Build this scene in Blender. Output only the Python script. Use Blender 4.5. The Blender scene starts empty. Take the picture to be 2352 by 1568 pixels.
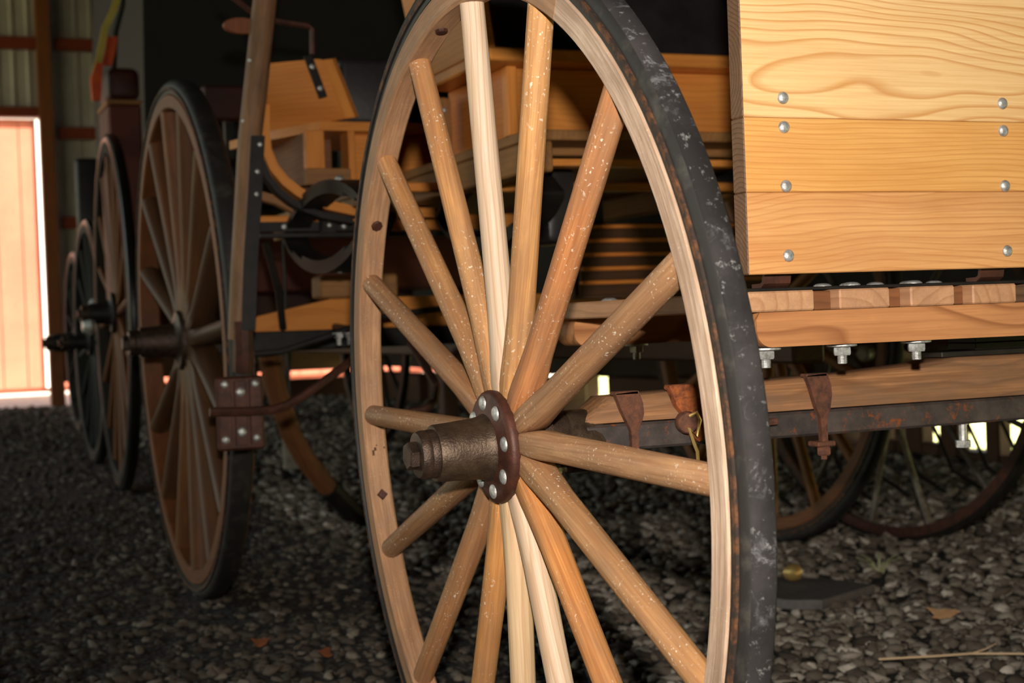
import bpy, bmesh, math, random
import numpy as np
from mathutils import Vector, Matrix
random.seed(7); rng = np.random.default_rng(7)
S = bpy.context.scene; COL = S.collection; R = math.radians; PI = math.pi
def lin(r, g, b):
    f = lambda c: (c/255/12.92 if c/255 <= .04045 else ((c/255+.055)/1.055)**2.4)
    return (f(r), f(g), f(b), 1.0)

# ------------------------------------------------------------------ camera
CAM_M = ((0.92385, -0.04059, 0.38060), (-0.38087, 0.00115, 0.92463), (-0.03797, -0.99918, -0.01440))
cam_data = bpy.data.cameras.new('camera'); cam = bpy.data.objects.new('camera', cam_data); COL.objects.link(cam)
rows = [(r[0], -r[1], -r[2]) for r in CAM_M]
cam.matrix_world = Matrix.Translation((0, 0, .70)) @ Matrix(rows).to_4x4()
cam_data.sensor_width = 22.3; cam_data.lens = 3400*22.3/2352; cam_data.clip_start = .05; cam_data.clip_end = 200
cam_data.dof.use_dof = True; cam_data.dof.focus_distance = 1.55; cam_data.dof.aperture_fstop = 5.4
S.camera = cam
# ------------------------------------------------------------------ light
S.view_settings.view_transform = 'Standard'; S.view_settings.look = 'None'
S.view_settings.gamma = 1; S.view_settings.use_curve_mapping = False
S.view_settings.exposure = 0.0
W = bpy.data.worlds.new('world'); S.world = W; W.use_nodes = True
nt = W.node_tree; bg = nt.nodes['Background']
sky = nt.nodes.new('ShaderNodeTexSky'); sky.sky_type = 'NISHITA'; sky.sun_disc = False
sky.sun_elevation = R(52); sky.sun_rotation = R(143); sky.air_density = 1.2; sky.dust_density = 2.0
wbm = nt.nodes.new('ShaderNodeMix'); wbm.data_type = 'RGBA'; wbm.blend_type = 'MULTIPLY'; wbm.inputs[0].default_value = 1
wbm.inputs[7].default_value = (1, .84, .62, 1)      # warm white balance of the photograph
nt.links.new(sky.outputs[0], wbm.inputs[6]); nt.links.new(wbm.outputs[2], bg.inputs[0]); bg.inputs[1].default_value = .46
sun_d = bpy.data.lights.new('sun', 'SUN'); sun_d.energy = 20; sun_d.angle = R(.6); sun_d.color = (1, .93, .82)
sun = bpy.data.objects.new('sun', sun_d); COL.objects.link(sun)
sun.rotation_euler = Vector((.6*.62, -.8*.62, .79)).to_track_quat('Z', 'Y').to_euler(); sun.location = (5, -5, 12)
fl_d = bpy.data.lights.new('camera_flash', 'SPOT'); fl_d.energy = 178; fl_d.spot_size = R(66); fl_d.spot_blend = .85
fl_d.shadow_soft_size = .018; fl_d.color = (1, .94, .86)
fl = bpy.data.objects.new('camera_flash', fl_d); COL.objects.link(fl)
fl.location = (.005, -.02, .825); fl.rotation_euler = (-(Vector((.49, .87, -.01)))).to_track_quat('Z', 'Y').to_euler()
S.cycles.max_bounces = 6; S.cycles.diffuse_bounces = 4; S.cycles.glossy_bounces = 3
S.cycles.sample_clamp_indirect = 4; S.cycles.caustics_reflective = False; S.cycles.caustics_refractive = False

# ------------------------------------------------------------------ materials
def mat_new(name):
    m = bpy.data.materials.new(name); m.use_nodes = True
    return m, m.node_tree, m.node_tree.nodes['Principled BSDF']
class N:
    """tiny node helper"""
    def __init__(s, nt): s.nt = nt
    def node(s, t, **kw):
        n = s.nt.nodes.new(t)
        for k, v in kw.items(): setattr(n, k, v)
        return n
    def put(s, sock, v):
        if isinstance(v, bpy.types.NodeSocket): s.nt.links.new(v, sock)
        elif v is not None: sock.default_value = v
    def vmath(s, op, a, b=None):
        n = s.node('ShaderNodeVectorMath', operation=op); s.put(n.inputs[0], a)
        if b is not None: s.put(n.inputs[1], b)
        return n.outputs[0]
    def math(s, op, a, b=None, clamp=False):
        n = s.node('ShaderNodeMath', operation=op, use_clamp=clamp); s.put(n.inputs[0], a)
        if b is not None: s.put(n.inputs[1], b)
        return n.outputs[0]
    def noise(s, vec, scale, detail=3, rough=.55, dist=0):
        n = s.node('ShaderNodeTexNoise'); s.put(n.inputs['Vector'], vec); n.inputs['Scale'].default_value = scale
        n.inputs['Detail'].default_value = detail; n.inputs['Roughness'].default_value = rough
        n.inputs['Distortion'].default_value = dist
        return n.outputs['Fac']
    def ramp(s, fac, stops):
        n = s.node('ShaderNodeValToRGB'); s.put(n.inputs[0], fac); e = n.color_ramp.elements
        while len(e) < len(stops): e.new(.5)
        for i, (p, c) in enumerate(stops):
            e[i].position = p; e[i].color = c if hasattr(c, '__len__') else (c, c, c, 1)
        return n.outputs[0]
    def mix(s, fac, a, b, mode='MIX'):
        n = s.node('ShaderNodeMix', data_type='RGBA', blend_type=mode); s.put(n.inputs[0], fac)
        s.put(n.inputs[6], a); s.put(n.inputs[7], b)
        return n.outputs[2]
    def bump(s, h, strength, dist):
        n = s.node('ShaderNodeBump'); s.put(n.inputs['Height'], h)
        n.inputs['Strength'].default_value = strength; n.inputs['Distance'].default_value = dist
        return n.outputs[0]
def wood(name, light, dark, ring=30, ring_amt=.6, wob=3.0, fibre=.35, dirt=0.0, dirt_col=(70, 58, 46), specks=0.0, rough=.55, blotch=.25, stretch=.12, spec=.3, warp=.010):
    m, nt, b = mat_new(name); n = N(nt)
    at = n.node('ShaderNodeAttribute', attribute_name='g').outputs['Vector']
    oi = n.node('ShaderNodeObjectInfo')
    cmb = n.node('ShaderNodeCombineXYZ')
    n.put(cmb.inputs[0], n.math('MULTIPLY', oi.outputs['Random'], 37.0))
    n.put(cmb.inputs[1], n.math('MULTIPLY', n.math('SUBTRACT', n.math('FRACT', n.math('MULTIPLY', oi.outputs['Random'], 91.7)), .5), .09))
    n.put(cmb.inputs[2], n.math('MULTIPLY', n.math('FRACT', n.math('MULTIPLY', oi.outputs['Random'], 57.3)), .05))
    g = n.vmath('ADD', at, cmb.outputs[0])
    wn = n.node('ShaderNodeTexNoise'); n.put(wn.inputs['Vector'], n.vmath('MULTIPLY', g, (2.4, 7, 7))); wn.inputs['Scale'].default_value = 1; wn.inputs['Detail'].default_value = 2
    wd = n.vmath('MULTIPLY', n.vmath('SUBTRACT', wn.outputs['Color'], (.5, .5, .5)), (0, warp*5, warp*5))
    gs = n.vmath('ADD', n.vmath('MULTIPLY', g, (stretch, 1, 1)), wd)
    wv = n.node('ShaderNodeTexWave', wave_type='RINGS', rings_direction='X', wave_profile='SAW')
    n.put(wv.inputs['Vector'], gs); wv.inputs['Scale'].default_value = ring; wv.inputs['Distortion'].default_value = wob
    wv.inputs['Detail'].default_value = 2; wv.inputs['Detail Scale'].default_value = .14; wv.inputs['Detail Roughness'].default_value = .45
    rg = n.ramp(wv.outputs['Fac'], [(0, 0), (.62, .10), (.90, 1), (1, .12)])
    fib = n.noise(n.vmath('MULTIPLY', g, (9, 420, 420)), 1.0, 3, .6)
    fib2 = n.noise(n.vmath('MULTIPLY', g, (3, 110, 110)), 1.0, 2, .5)
    big = n.noise(n.vmath('MULTIPLY', g, (5, 22, 22)), 1.0, 3, .6)
    c = n.mix(n.math('MULTIPLY', rg, ring_amt), light, dark)
    c = n.mix(n.math('MULTIPLY', n.ramp(fib, [(.42, 0), (.62, 1)]), fibre), c, n.mix(.55, c, dark))
    c = n.mix(n.math('MULTIPLY', n.ramp(fib2, [(.4, 0), (.65, 1)]), fibre*.9), c, n.mix(.5, c, dark))
    c = n.mix(n.math('MULTIPLY', n.ramp(big, [(.35, 0), (.7, 1)]), blotch), c, dark)
    c = n.mix(1.0, c, oi.outputs['Color'], 'MULTIPLY')
    if dirt:
        dn = n.noise(n.vmath('MULTIPLY', g, (9, 30, 30)), 1.0, 4, .65)
        c = n.mix(n.math('MULTIPLY', n.ramp(dn, [(.35, 0), (.68, 1)]), dirt), c, lin(*dirt_col))
    if specks:
        sp = n.noise(n.vmath('MULTIPLY', g, (230, 300, 300)), 1.0, 1, .5)
        sm = n.noise(n.vmath('MULTIPLY', g, (12, 20, 20)), 1.0, 2, .5)
        f = n.math('MULTIPLY', n.ramp(sp, [(.64, 0), (.73, 1)]), n.ramp(sm, [(.42, 0), (.6, 1)]))
        c = n.mix(n.math('MULTIPLY', f, specks), c, lin(225, 205, 180))
    n.put(b.inputs['Base Color'], c); b.inputs['Roughness'].default_value = rough
    b.inputs['Specular IOR Level'].default_value = spec
    n.put(b.inputs['Normal'], n.bump(n.math('ADD', fib, n.math('MULTIPLY', rg, .5)), .25, .0012))
    return m
def plain(name, col, rough=.5, metal=0.0, var=.0, col2=None, scale=20, bump=0.0, spec=.5):
    m, nt, b = mat_new(name); n = N(nt)
    if col2 or bump:
        tc = n.node('ShaderNodeTexCoord').outputs['Object']
        f = n.noise(tc, scale, 5, .65)
        if col2: n.put(b.inputs['Base Color'], n.mix(n.ramp(f, [(.38, 0), (.66, 1)]), col, col2))
        else: b.inputs['Base Color'].default_value = col
        if bump: n.put(b.inputs['Normal'], n.bump(n.noise(tc, scale*6, 4, .6), bump, .002))
    else: b.inputs['Base Color'].default_value = col
    b.inputs['Roughness'].default_value = rough; b.inputs['Metallic'].default_value = metal
    b.inputs['Specular IOR Level'].default_value = spec
    return m
M = {}
M['panel_top'] = wood('panel_top_ash', lin(240, 202, 142), lin(198, 134, 68), ring=40, ring_amt=.8, wob=2.2, fibre=.4, blotch=.15, rough=.42, stretch=.06, warp=.017, dirt=.12, dirt_col=(232, 206, 168))
M['panel_mid'] = wood('panel_mid_ash', lin(230, 174, 102), lin(192, 124, 58), ring=60, ring_amt=.5, wob=2.5, fibre=.5, blotch=.3, rough=.42, stretch=.05, warp=.008, dirt=.12, dirt_col=(200, 150, 90))
M['panel_low'] = wood('panel_low_ash', lin(226, 168, 106), lin(178, 110, 58), ring=52, ring_amt=.5, wob=3, fibre=.5, blotch=.4, rough=.42, stretch=.10, warp=.016, dirt=.2, dirt_col=(214, 172, 120))
M['spoke'] = wood('spoke_hickory', lin(228, 184, 138), lin(152, 98, 60), ring=40, ring_amt=.3, wob=2.5, fibre=.75, dirt=.6, specks=1.0, dirt_col=(140, 108, 82), blotch=.38, warp=.006)
M['spoke_pale'] = wood('spoke_pale_hickory', lin(228, 206, 182), lin(186, 146, 112), ring=50, ring_amt=.6, wob=3.0, fibre=.6, dirt=.22, dirt_col=(190, 156, 116), blotch=.2, warp=.008, stretch=.06)
M['rim_wood'] = wood('rim_grey_ash', lin(216, 188, 164), lin(140, 106, 80), ring=40, ring_amt=.3, wob=1.5, fibre=.85, dirt=.5, dirt_col=(136, 108, 86), specks=.3, blotch=.35, warp=.004)
M['beam'] = wood('beam_pine', lin(206, 144, 92), lin(132, 78, 44), ring=22, ring_amt=.8, wob=3, fibre=.4, dirt=.35, dirt_col=(150, 100, 64), blotch=.25, warp=.018)
M['endgrain'] = wood('slat_end_pine', lin(206, 160, 122), lin(150, 102, 68), ring=20, ring_amt=.45, wob=3, fibre=.3, dirt=.45, dirt_col=(140, 104, 76), stretch=.6)
M['old_bed'] = wood('axle_bed_oak', lin(186, 132, 88), lin(96, 62, 38), ring=24, ring_amt=.55, wob=4, fibre=.8, dirt=.75, dirt_col=(118, 92, 72), blotch=.45, warp=.016)
M['endgrain_dark'] = wood('edge_dark', lin(122, 92, 68), lin(76, 54, 38), ring=60, ring_amt=.7, wob=2, fibre=.4, stretch=.8)
M['yellow'] = wood('varnished_yellow', lin(230, 150, 72), lin(182, 102, 42), ring=26, ring_amt=.35, wob=4, fibre=.25, blotch=.3, rough=.35)
M['yellow_dull'] = wood('dull_yellow_wood', lin(172, 122, 72), lin(122, 78, 42), ring=26, ring_amt=.35, wob=4, fibre=.3, blotch=.35, dirt=.25)
M['brown'] = wood('brown_stained', lin(140, 90, 56), lin(90, 54, 32), ring=26, ring_amt=.4, wob=4, fibre=.3, blotch=.35, dirt=.25, dirt_col=(60, 45, 34))
M['dark_wood'] = wood('dark_stained', lin(88, 58, 38), lin(50, 32, 20), ring=26, ring_amt=.4, wob=4, fibre=.3, blotch=.35)
M['pole'] = wood('weathered_pole', lin(160, 120, 86), lin(100, 72, 48), ring=24, ring_amt=.4, wob=3, fibre=.5, dirt=.6, dirt_col=(80, 60, 44), blotch=.4)
M['post'] = wood('treated_post', lin(150, 88, 50), lin(100, 52, 28), ring=24, ring_amt=.4, wob=3, fibre=.3, dirt=.3)
M['girt'] = wood('red_girt', lin(140, 62, 40), lin(96, 38, 24), ring=24, ring_amt=.4, wob=3, fibre=.3)
M['red'] = plain('red_paint', lin(104, 40, 24), .6, col2=lin(84, 32, 20), scale=6)
M['maroon'] = plain('maroon_paint', lin(72, 27, 20), .55, col2=lin(54, 20, 16), scale=6)
M['chrome'] = plain('zinc_plate', lin(206, 206, 202), .34, .55, col2=lin(150, 148, 142), scale=160, bump=.3)
M['rust'] = plain('rusty_iron', lin(112, 68, 46), .8, .15, col2=lin(66, 42, 32), scale=70, bump=.5)
M['rust_red'] = plain('red_brown_iron', lin(88, 50, 36), .55, .3, col2=lin(60, 34, 25), scale=40, bump=.25)
M['bright_rust'] = plain('orange_rust', lin(178, 96, 44), .85, .1, col2=lin(96, 50, 28), scale=120, bump=.6)
M['bronze'] = plain('oiled_hub_iron', lin(88, 72, 56), .44, .6, col2=lin(64, 48, 38), scale=60, bump=.4)
M['hub_end'] = plain('dark_hub_iron', lin(82, 64, 52), .42, .6, col2=lin(54, 42, 35), scale=90, bump=.4)
M['black_iron'] = plain('black_painted_iron', lin(28, 25, 23), .5, 0, col2=lin(40, 35, 31), scale=30, spec=.3)
M['gloss_black'] = plain('glossy_black_paint', lin(20, 19, 18), .3, 0, col2=lin(30, 27, 24), scale=20, spec=.35)
M['black_steel'] = plain('black_axle_steel', lin(62, 56, 52), .5, .4, col2=lin(84, 70, 60), scale=30, bump=.3)
M['leather'] = plain('black_leather', lin(38, 34, 35), .36, col2=lin(50, 44, 44), scale=14, bump=.15)
M['black_cloth'] = plain('black_canvas', lin(24, 22, 20), .75, col2=lin(32, 28, 25), scale=8)
M['grey_iron'] = plain('galvanised_rod', lin(150, 145, 136), .4, .7, col2=lin(110, 100, 90), scale=40)
M['brass'] = plain('brass', lin(206, 172, 104), .32, .6)
M['slate'] = plain('dark_slate', lin(104, 98, 94), .7, col2=lin(80, 75, 72), scale=40, bump=.2)
M['concrete'] = plain('grey_block', lin(128, 124, 110), .85, col2=lin(104, 100, 88), scale=40, bump=.2)
M['leaf'] = plain('dry_leaf', lin(236, 186, 136), .7, col2=lin(214, 150, 96), scale=40)
M['leaf_red'] = plain('red_leaf', lin(160, 92, 52), .7, col2=lin(120, 74, 46), scale=40)
M['straw'] = plain('straw', lin(222, 190, 150), .8)
M['grass'] = plain('meadow_grass', lin(166, 168, 120), .85, col2=lin(186, 184, 140), scale=6)
M['lane'] = plain('pale_grassy_lane', lin(226, 226, 168), .9, col2=lin(196, 208, 110), scale=3)
M['barn_red'] = plain('barn_red_boards', lin(186, 108, 84), .8, col2=lin(174, 98, 76), scale=1.5)
M['white'] = plain('white_trim', lin(240, 240, 236), .6)
M['yard'] = plain('pale_yard_gravel', lin(200, 196, 186), .95, col2=lin(170, 165, 155), scale=12, bump=.5)
M['tin'] = plain('galvanised_sheet', lin(198, 194, 190), .5, .1, col2=lin(178, 172, 166), scale=2)
M['shed_dark'] = plain('dark_boarding', lin(52, 44, 36), .9, col2=lin(40, 34, 28), scale=5)
M['orange_flag'] = plain('orange_red_cloth', lin(230, 96, 40), .7, col2=lin(200, 60, 34), scale=6)
M['daylit_edge'] = plain('yellow_daylit_edge', lin(214, 190, 90), .7, col2=lin(180, 160, 70), scale=6)
def mat_rubber():
    m, nt, b = mat_new('dusty_black_rubber'); n = N(nt)
    tc = n.node('ShaderNodeTexCoord').outputs['Object']
    a = n.noise(tc, 9, 5, .65); f = n.noise(tc, 120, 4, .7); k = n.noise(tc, 26, 6, .75, .8)
    c = n.mix(n.ramp(a, [(.38, 0), (.7, 1)]), lin(30, 27, 26), lin(56, 52, 52))
    d = n.math('MULTIPLY', n.ramp(k, [(.55, 0), (.68, 1)]), n.ramp(a, [(.42, 0), (.62, .85)]))
    c = n.mix(d, c, lin(150, 148, 150))
    c = n.mix(n.ramp(f, [(.60, 0), (.72, .7)]), c, lin(140, 138, 136))
    n.put(b.inputs['Base Color'], c); b.inputs['Roughness'].default_value = .8; b.inputs['Specular IOR Level'].default_value = .25
    n.put(b.inputs['Normal'], n.bump(f, .2, .001)); return m
def mat_rubber_side():
    m, nt, b = mat_new('black_rubber_wall'); n = N(nt)
    tc = n.node('ShaderNodeTexCoord').outputs['Object']
    n.put(b.inputs['Base Color'], n.mix(n.ramp(n.noise(tc, 26, 4, .7), [(.5, 0), (.8, .6)]), lin(34, 30, 28), lin(84, 80, 70)))
    b.inputs['Roughness'].default_value = .6; return m
def mat_channel():
    m, nt, b = mat_new('rust_edged_channel'); n = N(nt)
    tc = n.node('ShaderNodeTexCoord').outputs['Object']
    a = n.noise(tc, 60, 5, .7)
    n.put(b.inputs['Base Color'], n.mix(n.ramp(a, [(.46, 0), (.74, 1)]), lin(50, 38, 30), lin(132, 82, 44)))
    b.inputs['Roughness'].default_value = .75; b.inputs['Metallic'].default_value = .2
    n.put(b.inputs['Normal'], n.bump(a, .4, .001)); return m
def mat_axle_steel():
    m, nt, b = mat_new('axle_bar_steel'); n = N(nt)
    tc = n.node('ShaderNodeTexCoord').outputs['Object']
    a = n.noise(tc, 26, 5, .7); x = n.node('ShaderNodeSeparateXYZ'); n.put(x.inputs[0], tc)
    c = n.mix(n.ramp(a, [(.35, 0), (.7, 1)]), lin(58, 52, 50), lin(92, 80, 74))
    c = n.mix(n.ramp(n.noise(tc, 42, 5, .75), [(.58, 0), (.68, .9)]), c, lin(150, 78, 36))
    n.put(b.inputs['Base Color'], c); b.inputs['Roughness'].default_value = .55; b.inputs['Metallic'].default_value = .3
    n.put(b.inputs['Normal'], n.bump(a, .3, .002)); return m
def mat_gravel():
    m, nt, b = mat_new('crushed_gravel'); n = N(nt)
    oi = n.node('ShaderNodeAttribute', attribute_name='tone'); 
    tc = n.node('ShaderNodeTexCoord').outputs['Object']
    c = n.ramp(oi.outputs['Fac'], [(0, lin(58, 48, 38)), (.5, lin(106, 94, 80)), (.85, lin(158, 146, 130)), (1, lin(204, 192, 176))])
    c = n.mix(n.ramp(n.noise(tc, 90, 3, .6), [(.4, 0), (.7, .4)]), c, lin(64, 54, 42))
    n.put(b.inputs['Base Color'], c); b.inputs['Roughness'].default_value = .9; return m
def mat_ground():
    m, nt, b = mat_new('dirt_under_gravel'); n = N(nt)
    tc = n.node('ShaderNodeTexCoord').outputs['Object']
    v = n.node('ShaderNodeTexVoronoi'); n.put(v.inputs['Vector'], tc); v.inputs['Scale'].default_value = 60
    sx = n.node('ShaderNodeSeparateColor'); n.put(sx.inputs[0], v.outputs['Color'])
    c = n.ramp(sx.outputs[0], [(0, lin(30, 24, 18)), (.6, lin(50, 42, 34)), (1, lin(90, 80, 68))])
    n.put(b.inputs['Base Color'], c); b.inputs['Roughness'].default_value = .95
    n.put(b.inputs['Normal'], n.bump(v.outputs['Distance'], 1.0, .02)); return m
M['rubber'] = mat_rubber(); M['rubber_side'] = mat_rubber_side(); M['channel'] = mat_channel()
M['axle_steel'] = mat_axle_steel(); M['gravel'] = mat_gravel(); M['ground'] = mat_ground()

# ------------------------------------------------------------------ mesh builder
AX = {'x': (0, 1, 2), 'y': (1, 0, 2), 'z': (2, 0, 1)}
class MB:
    def __init__(s):
        s.bm = bmesh.new(); s.g = s.bm.verts.layers.float_vector.new('g')
        s.off = Vector((random.uniform(0, 30), random.uniform(-.04, .04), random.uniform(.0, .06)))
        s.mi = 0
    def _fin(s, verts, local, grain, mtx, c=(0, 0, 0)):
        a = AX[grain]
        for v, l in zip(verts, local):
            q = (l[0]-c[0], l[1]-c[1], l[2]-c[2])
            v[s.g] = Vector((q[a[0]], q[a[1]], q[a[2]])) + s.off
        if mtx is not None:
            for v in verts: v.co = mtx @ v.co
    def box(s, x0, x1, y0, y1, z0, z1, grain='x', bev=.002, mtx=None, seg=1):
        r = bmesh.ops.create_cube(s.bm, size=1); vs = r['verts']
        for v in vs: v.co = Vector((x0+(v.co.x+.5)*(x1-x0), y0+(v.co.y+.5)*(y1-y0), z0+(v.co.z+.5)*(z1-z0)))
        bev = min(bev, .45*min(abs(x1-x0), abs(y1-y0), abs(z1-z0)))
        if bev > 0:
            es = list({e for v in vs for e in v.link_edges})
            r = bmesh.ops.bevel(s.bm, geom=es, offset=bev, segments=seg, affect='EDGES', profile=.5)
            vs = list({v for f in r['faces'] for v in f.verts})
        for f in {f for v in vs for f in v.link_faces}: f.material_index = s.mi
        s._fin(vs, [v.co.copy() for v in vs], grain, mtx, ((x0+x1)/2, (y0+y1)/2, (z0+z1)/2))
        return s
    def loft(s, rings, closed=False, caps=True, glist=None, mtx=None):
        """rings: list of lists of points; optional matching g list"""
        vv = []
        for i, ring in enumerate(rings):
            row = []
            for j, p in enumerate(ring):
                v = s.bm.verts.new(p); v[s.g] = Vector(glist[i][j] if glist else p) + s.off; row.append(v)
            vv.append(row)
        n = len(vv[0]); k = len(vv)
        for i in range(k if closed else k-1):
            a, b = vv[i], vv[(i+1) % k]
            for j in range(n):
                f = s.bm.faces.new((a[j], a[(j+1) % n], b[(j+1) % n], b[j])); f.material_index = s.mi
        if caps and not closed:
            for row, rev in ((vv[0], True), (vv[-1], False)):
                f = s.bm.faces.new(list(reversed(row)) if rev else row); f.material_index = s.mi
        if mtx is not None:
            for row in vv:
                for v in row: v.co = mtx @ v.co
        return s
    def tube(s, pts, rad, seg=8, flat=1.0, side=None):
        pts = [Vector(p) for p in pts]
        if not hasattr(rad, '__len__'): rad = [rad]*len(pts)
        rings, gl, d = [], [], 0
        up = Vector(side) if side else None
        for i, p in enumerate(pts):
            t = (pts[min(i+1, len(pts)-1)] - pts[max(i-1, 0)]).normalized()
            if up is None:
                up = Vector((0, 0, 1)) if abs(t.z) < .9 else Vector((1, 0, 0))
            u = (up - t*up.dot(t)).normalized(); w = t.cross(u); up = u
            if i: d += (p-pts[i-1]).length
            rings.append([p + (u*math.cos(a)*flat + w*math.sin(a))*rad[i] for a in [2*PI*k/seg for k in range(seg)]])
            gl.append([(d, math.cos(2*PI*k/seg)*rad[i], math.sin(2*PI*k/seg)*rad[i]) for k in range(seg)])
        return s.loft(rings, glist=gl)
    def lathe(s, prof, seg=16, mtx=None):
        """prof: (radius, height) along local z; closed at ends"""
        rings = [[(r*math.cos(2*PI*k/seg), r*math.sin(2*PI*k/seg), h) for k in range(seg)] for r, h in prof]
        return s.loft(rings, mtx=mtx)
    def prism(s, poly, t0, t1, plane='xz', grain='x', mtx=None):
        f = {'xz': lambda a, b, t: (a, t, b), 'yz': lambda a, b, t: (t, a, b), 'xy': lambda a, b, t: (a, b, t)}[plane]
        r0 = [f(a, b, t0) for a, b in poly]; r1 = [f(a, b, t1) for a, b in poly]
        A = AX[grain]; gg = [[(p[A[0]], p[A[1]], p[A[2]]) for p in r] for r in (r0, r1)]
        s.loft([r0, r1], glist=gg, mtx=mtx); return s
    def strip(s, pts, w, t, side, grain=True):
        """flat bar along pts: width w along side, thickness t"""
        pts = [Vector(p) for p in pts]; side = Vector(side).normalized(); rings, gl, d = [], [], 0
        for i, p in enumerate(pts):
            tg = (pts[min(i+1, len(pts)-1)] - pts[max(i-1, 0)]).normalized(); nn = tg.cross(side).normalized()
            if i: d += (p-pts[i-1]).length
            q = [(-.5, -.5), (.5, -.5), (.5, .5), (-.5, .5)]
            rings.append([p + side*a*w + nn*b*t for a, b in q]); gl.append([(d, a*w, b*t) for a, b in q])
        return s.loft(rings, glist=gl)
BASE = {}
def obj(name, mb, mats, parent=None, base=None, sharp=35, color=None, label=None):
    me = bpy.data.meshes.new(name); bm = mb.bm
    bmesh.ops.recalc_face_normals(bm, faces=bm.faces[:])
    L = BASE.get(parent.name, Vector()) if parent else Vector(base or (0, 0, 0))
    for v in bm.verts: v.co -= L
    bm.to_mesh(me); bm.free()
    for m in (mats if isinstance(mats, (list, tuple)) else [mats]): me.materials.append(M[m])
    me.polygons.foreach_set('use_smooth', [True]*len(me.polygons)); me.set_sharp_from_angle(angle=R(sharp))
    o = bpy.data.objects.new(name, me); COL.objects.link(o)
    if parent: o.parent = parent; BASE[o.name] = L
    else: o.location = L; BASE[o.name] = L
    if color: o.color = (*color, 1)
    if label: o['label'] = label
    return o
def tag(o, label, cat, group=None):
    o['label'] = label; o['category'] = cat
    if group: o['group'] = group
    return o
def thing(name, label, cat, loc, group=None):
    o = bpy.data.objects.new(name, None); COL.objects.link(o); o.location = loc; o.empty_display_size = .1
    BASE[o.name] = Vector(loc); return tag(o, label, cat, group)
def structure(o): o['kind'] = 'structure'; return o
def dup(o, parent, mtx=None, color=None):
    c = o.copy(); COL.objects.link(c); c.parent = parent
    if mtx is not None: c.matrix_local = mtx
    if color: c.color = (*color, 1)
    return c
def frame(o, z, x=None):
    z = Vector(z).normalized(); x = Vector(x) if x else (Vector((0, 0, 1)) if abs(z.z) < .9 else Vector((1, 0, 0)))
    x = (x - z*x.dot(z)).normalized(); y = z.cross(x)
    m = Matrix((x, y, z)).transposed().to_4x4(); m.translation = Vector(o); return m
DOME = lambda r, h: [(r, 0), (r, h*.18), (r*.93, h*.45), (r*.72, h*.78), (r*.4, h*.96), (r*.06, h)]
def bolt_head(name, parent, pos, d, r=.009, h=.006, mat='chrome', seg=14):
    return obj(name, MB().lathe(DOME(r, h), seg, frame(pos, d)), mat, parent)
def hex_nut(name, parent, pos, d, r=.010, mat='chrome', stud=.022, washer=True):
    mb = MB(); f = frame(pos, d)
    if washer: mb.lathe([(r*1.75, 0), (r*1.75, .002), (r*1.6, .0028)], 18, f)
    mb.lathe([(r*1.0, .003), (r*1.08, .0045), (r*1.08, .0105), (r*.98, .0125)], 6, f)
    st = [(r*.56, .0125)]
    for k in range(5): z = .0125+(stud-.0125)*(k+1)/5; st += [(r*.56, z-.0012), (r*.5, z-.0006), (r*.56, z)]
    mb.lathe(st, 10, f)
    return obj(name, mb, mat, parent, sharp=25)

# ------------------------------------------------------------------ wheels
def wheel_matrix(c, tilt=0.0, rot=0.0):
    """local x points to the camera side, y up, z outward (to the left)"""
    n = Vector((-math.cos(tilt)*math.cos(rot), -math.cos(tilt)*math.sin(rot), -math.sin(tilt)))
    x = Vector((0, 0, 1)).cross(n); x = -x if x.y > 0 else x
    x.normalize(); y = n.cross(x)
    m = Matrix((x, y, n)).transposed().to_4x4(); m.translation = Vector(c); return m
def ring_sector(mb, prof, a0, a1, seg, mtx, closed=False):
    """prof: closed polygon of (r, w)"""
    rings, gl = [], []
    for i in range(seg if closed else seg+1):
        a = a0 + (a1-a0)*i/seg
        rings.append([(r*math.cos(a), r*math.sin(a), w) for r, w in prof])
        gl.append([(a*prof[0][0]*2, w, r) for r, w in prof])
    mb.loft(rings, closed=closed, glist=gl, mtx=mtx); return mb
def chamf(r0, r1, w0, w1, c):
    return [(r0+c, w0), (r0, w0+c), (r0, w1-c), (r0+c, w1), (r1-c, w1), (r1, w1-c), (r1, w0+c), (r1-c, w0)]
def spoke_mesh(mb, sc, nsp, mtx, seg=14, rs=None, w_hub=-.029, w_rim=-.0165, k=1.0):
    t = math.tan(PI/nsp)
    sec = rs or [(.046, .046*t, .017, 7), (.066, .066*t*.99, .0175, 7), (.084, .0152, .0170, 4.5), (.105, .0166, .0162, 3), (.15, .0160, .0152, 2.3), (.26, .0158, .0148, 2.1), (.40, .0152, .0146, 2), (.503, .0146, .0142, 2)]
    rings, gl = [], []
    for r, hw, hd, e in sec:
        wz = w_hub + (w_rim-w_hub)*min(1, max(0, (r-.05)/.45)); ring = []
        for j in range(seg):
            a = 2*PI*j/seg; ca, sa = math.cos(a), math.sin(a)
            ring.append((r*sc, math.copysign(abs(ca)**(2/e), ca)*hw*sc*k, (wz + math.copysign(abs(sa)**(2/e), sa)*hd*k)*sc))
        rings.append(ring); gl.append([(p[0], p[1], p[2]) for p in ring])
    mb.loft(rings, glist=gl, mtx=mtx); return mb
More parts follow.
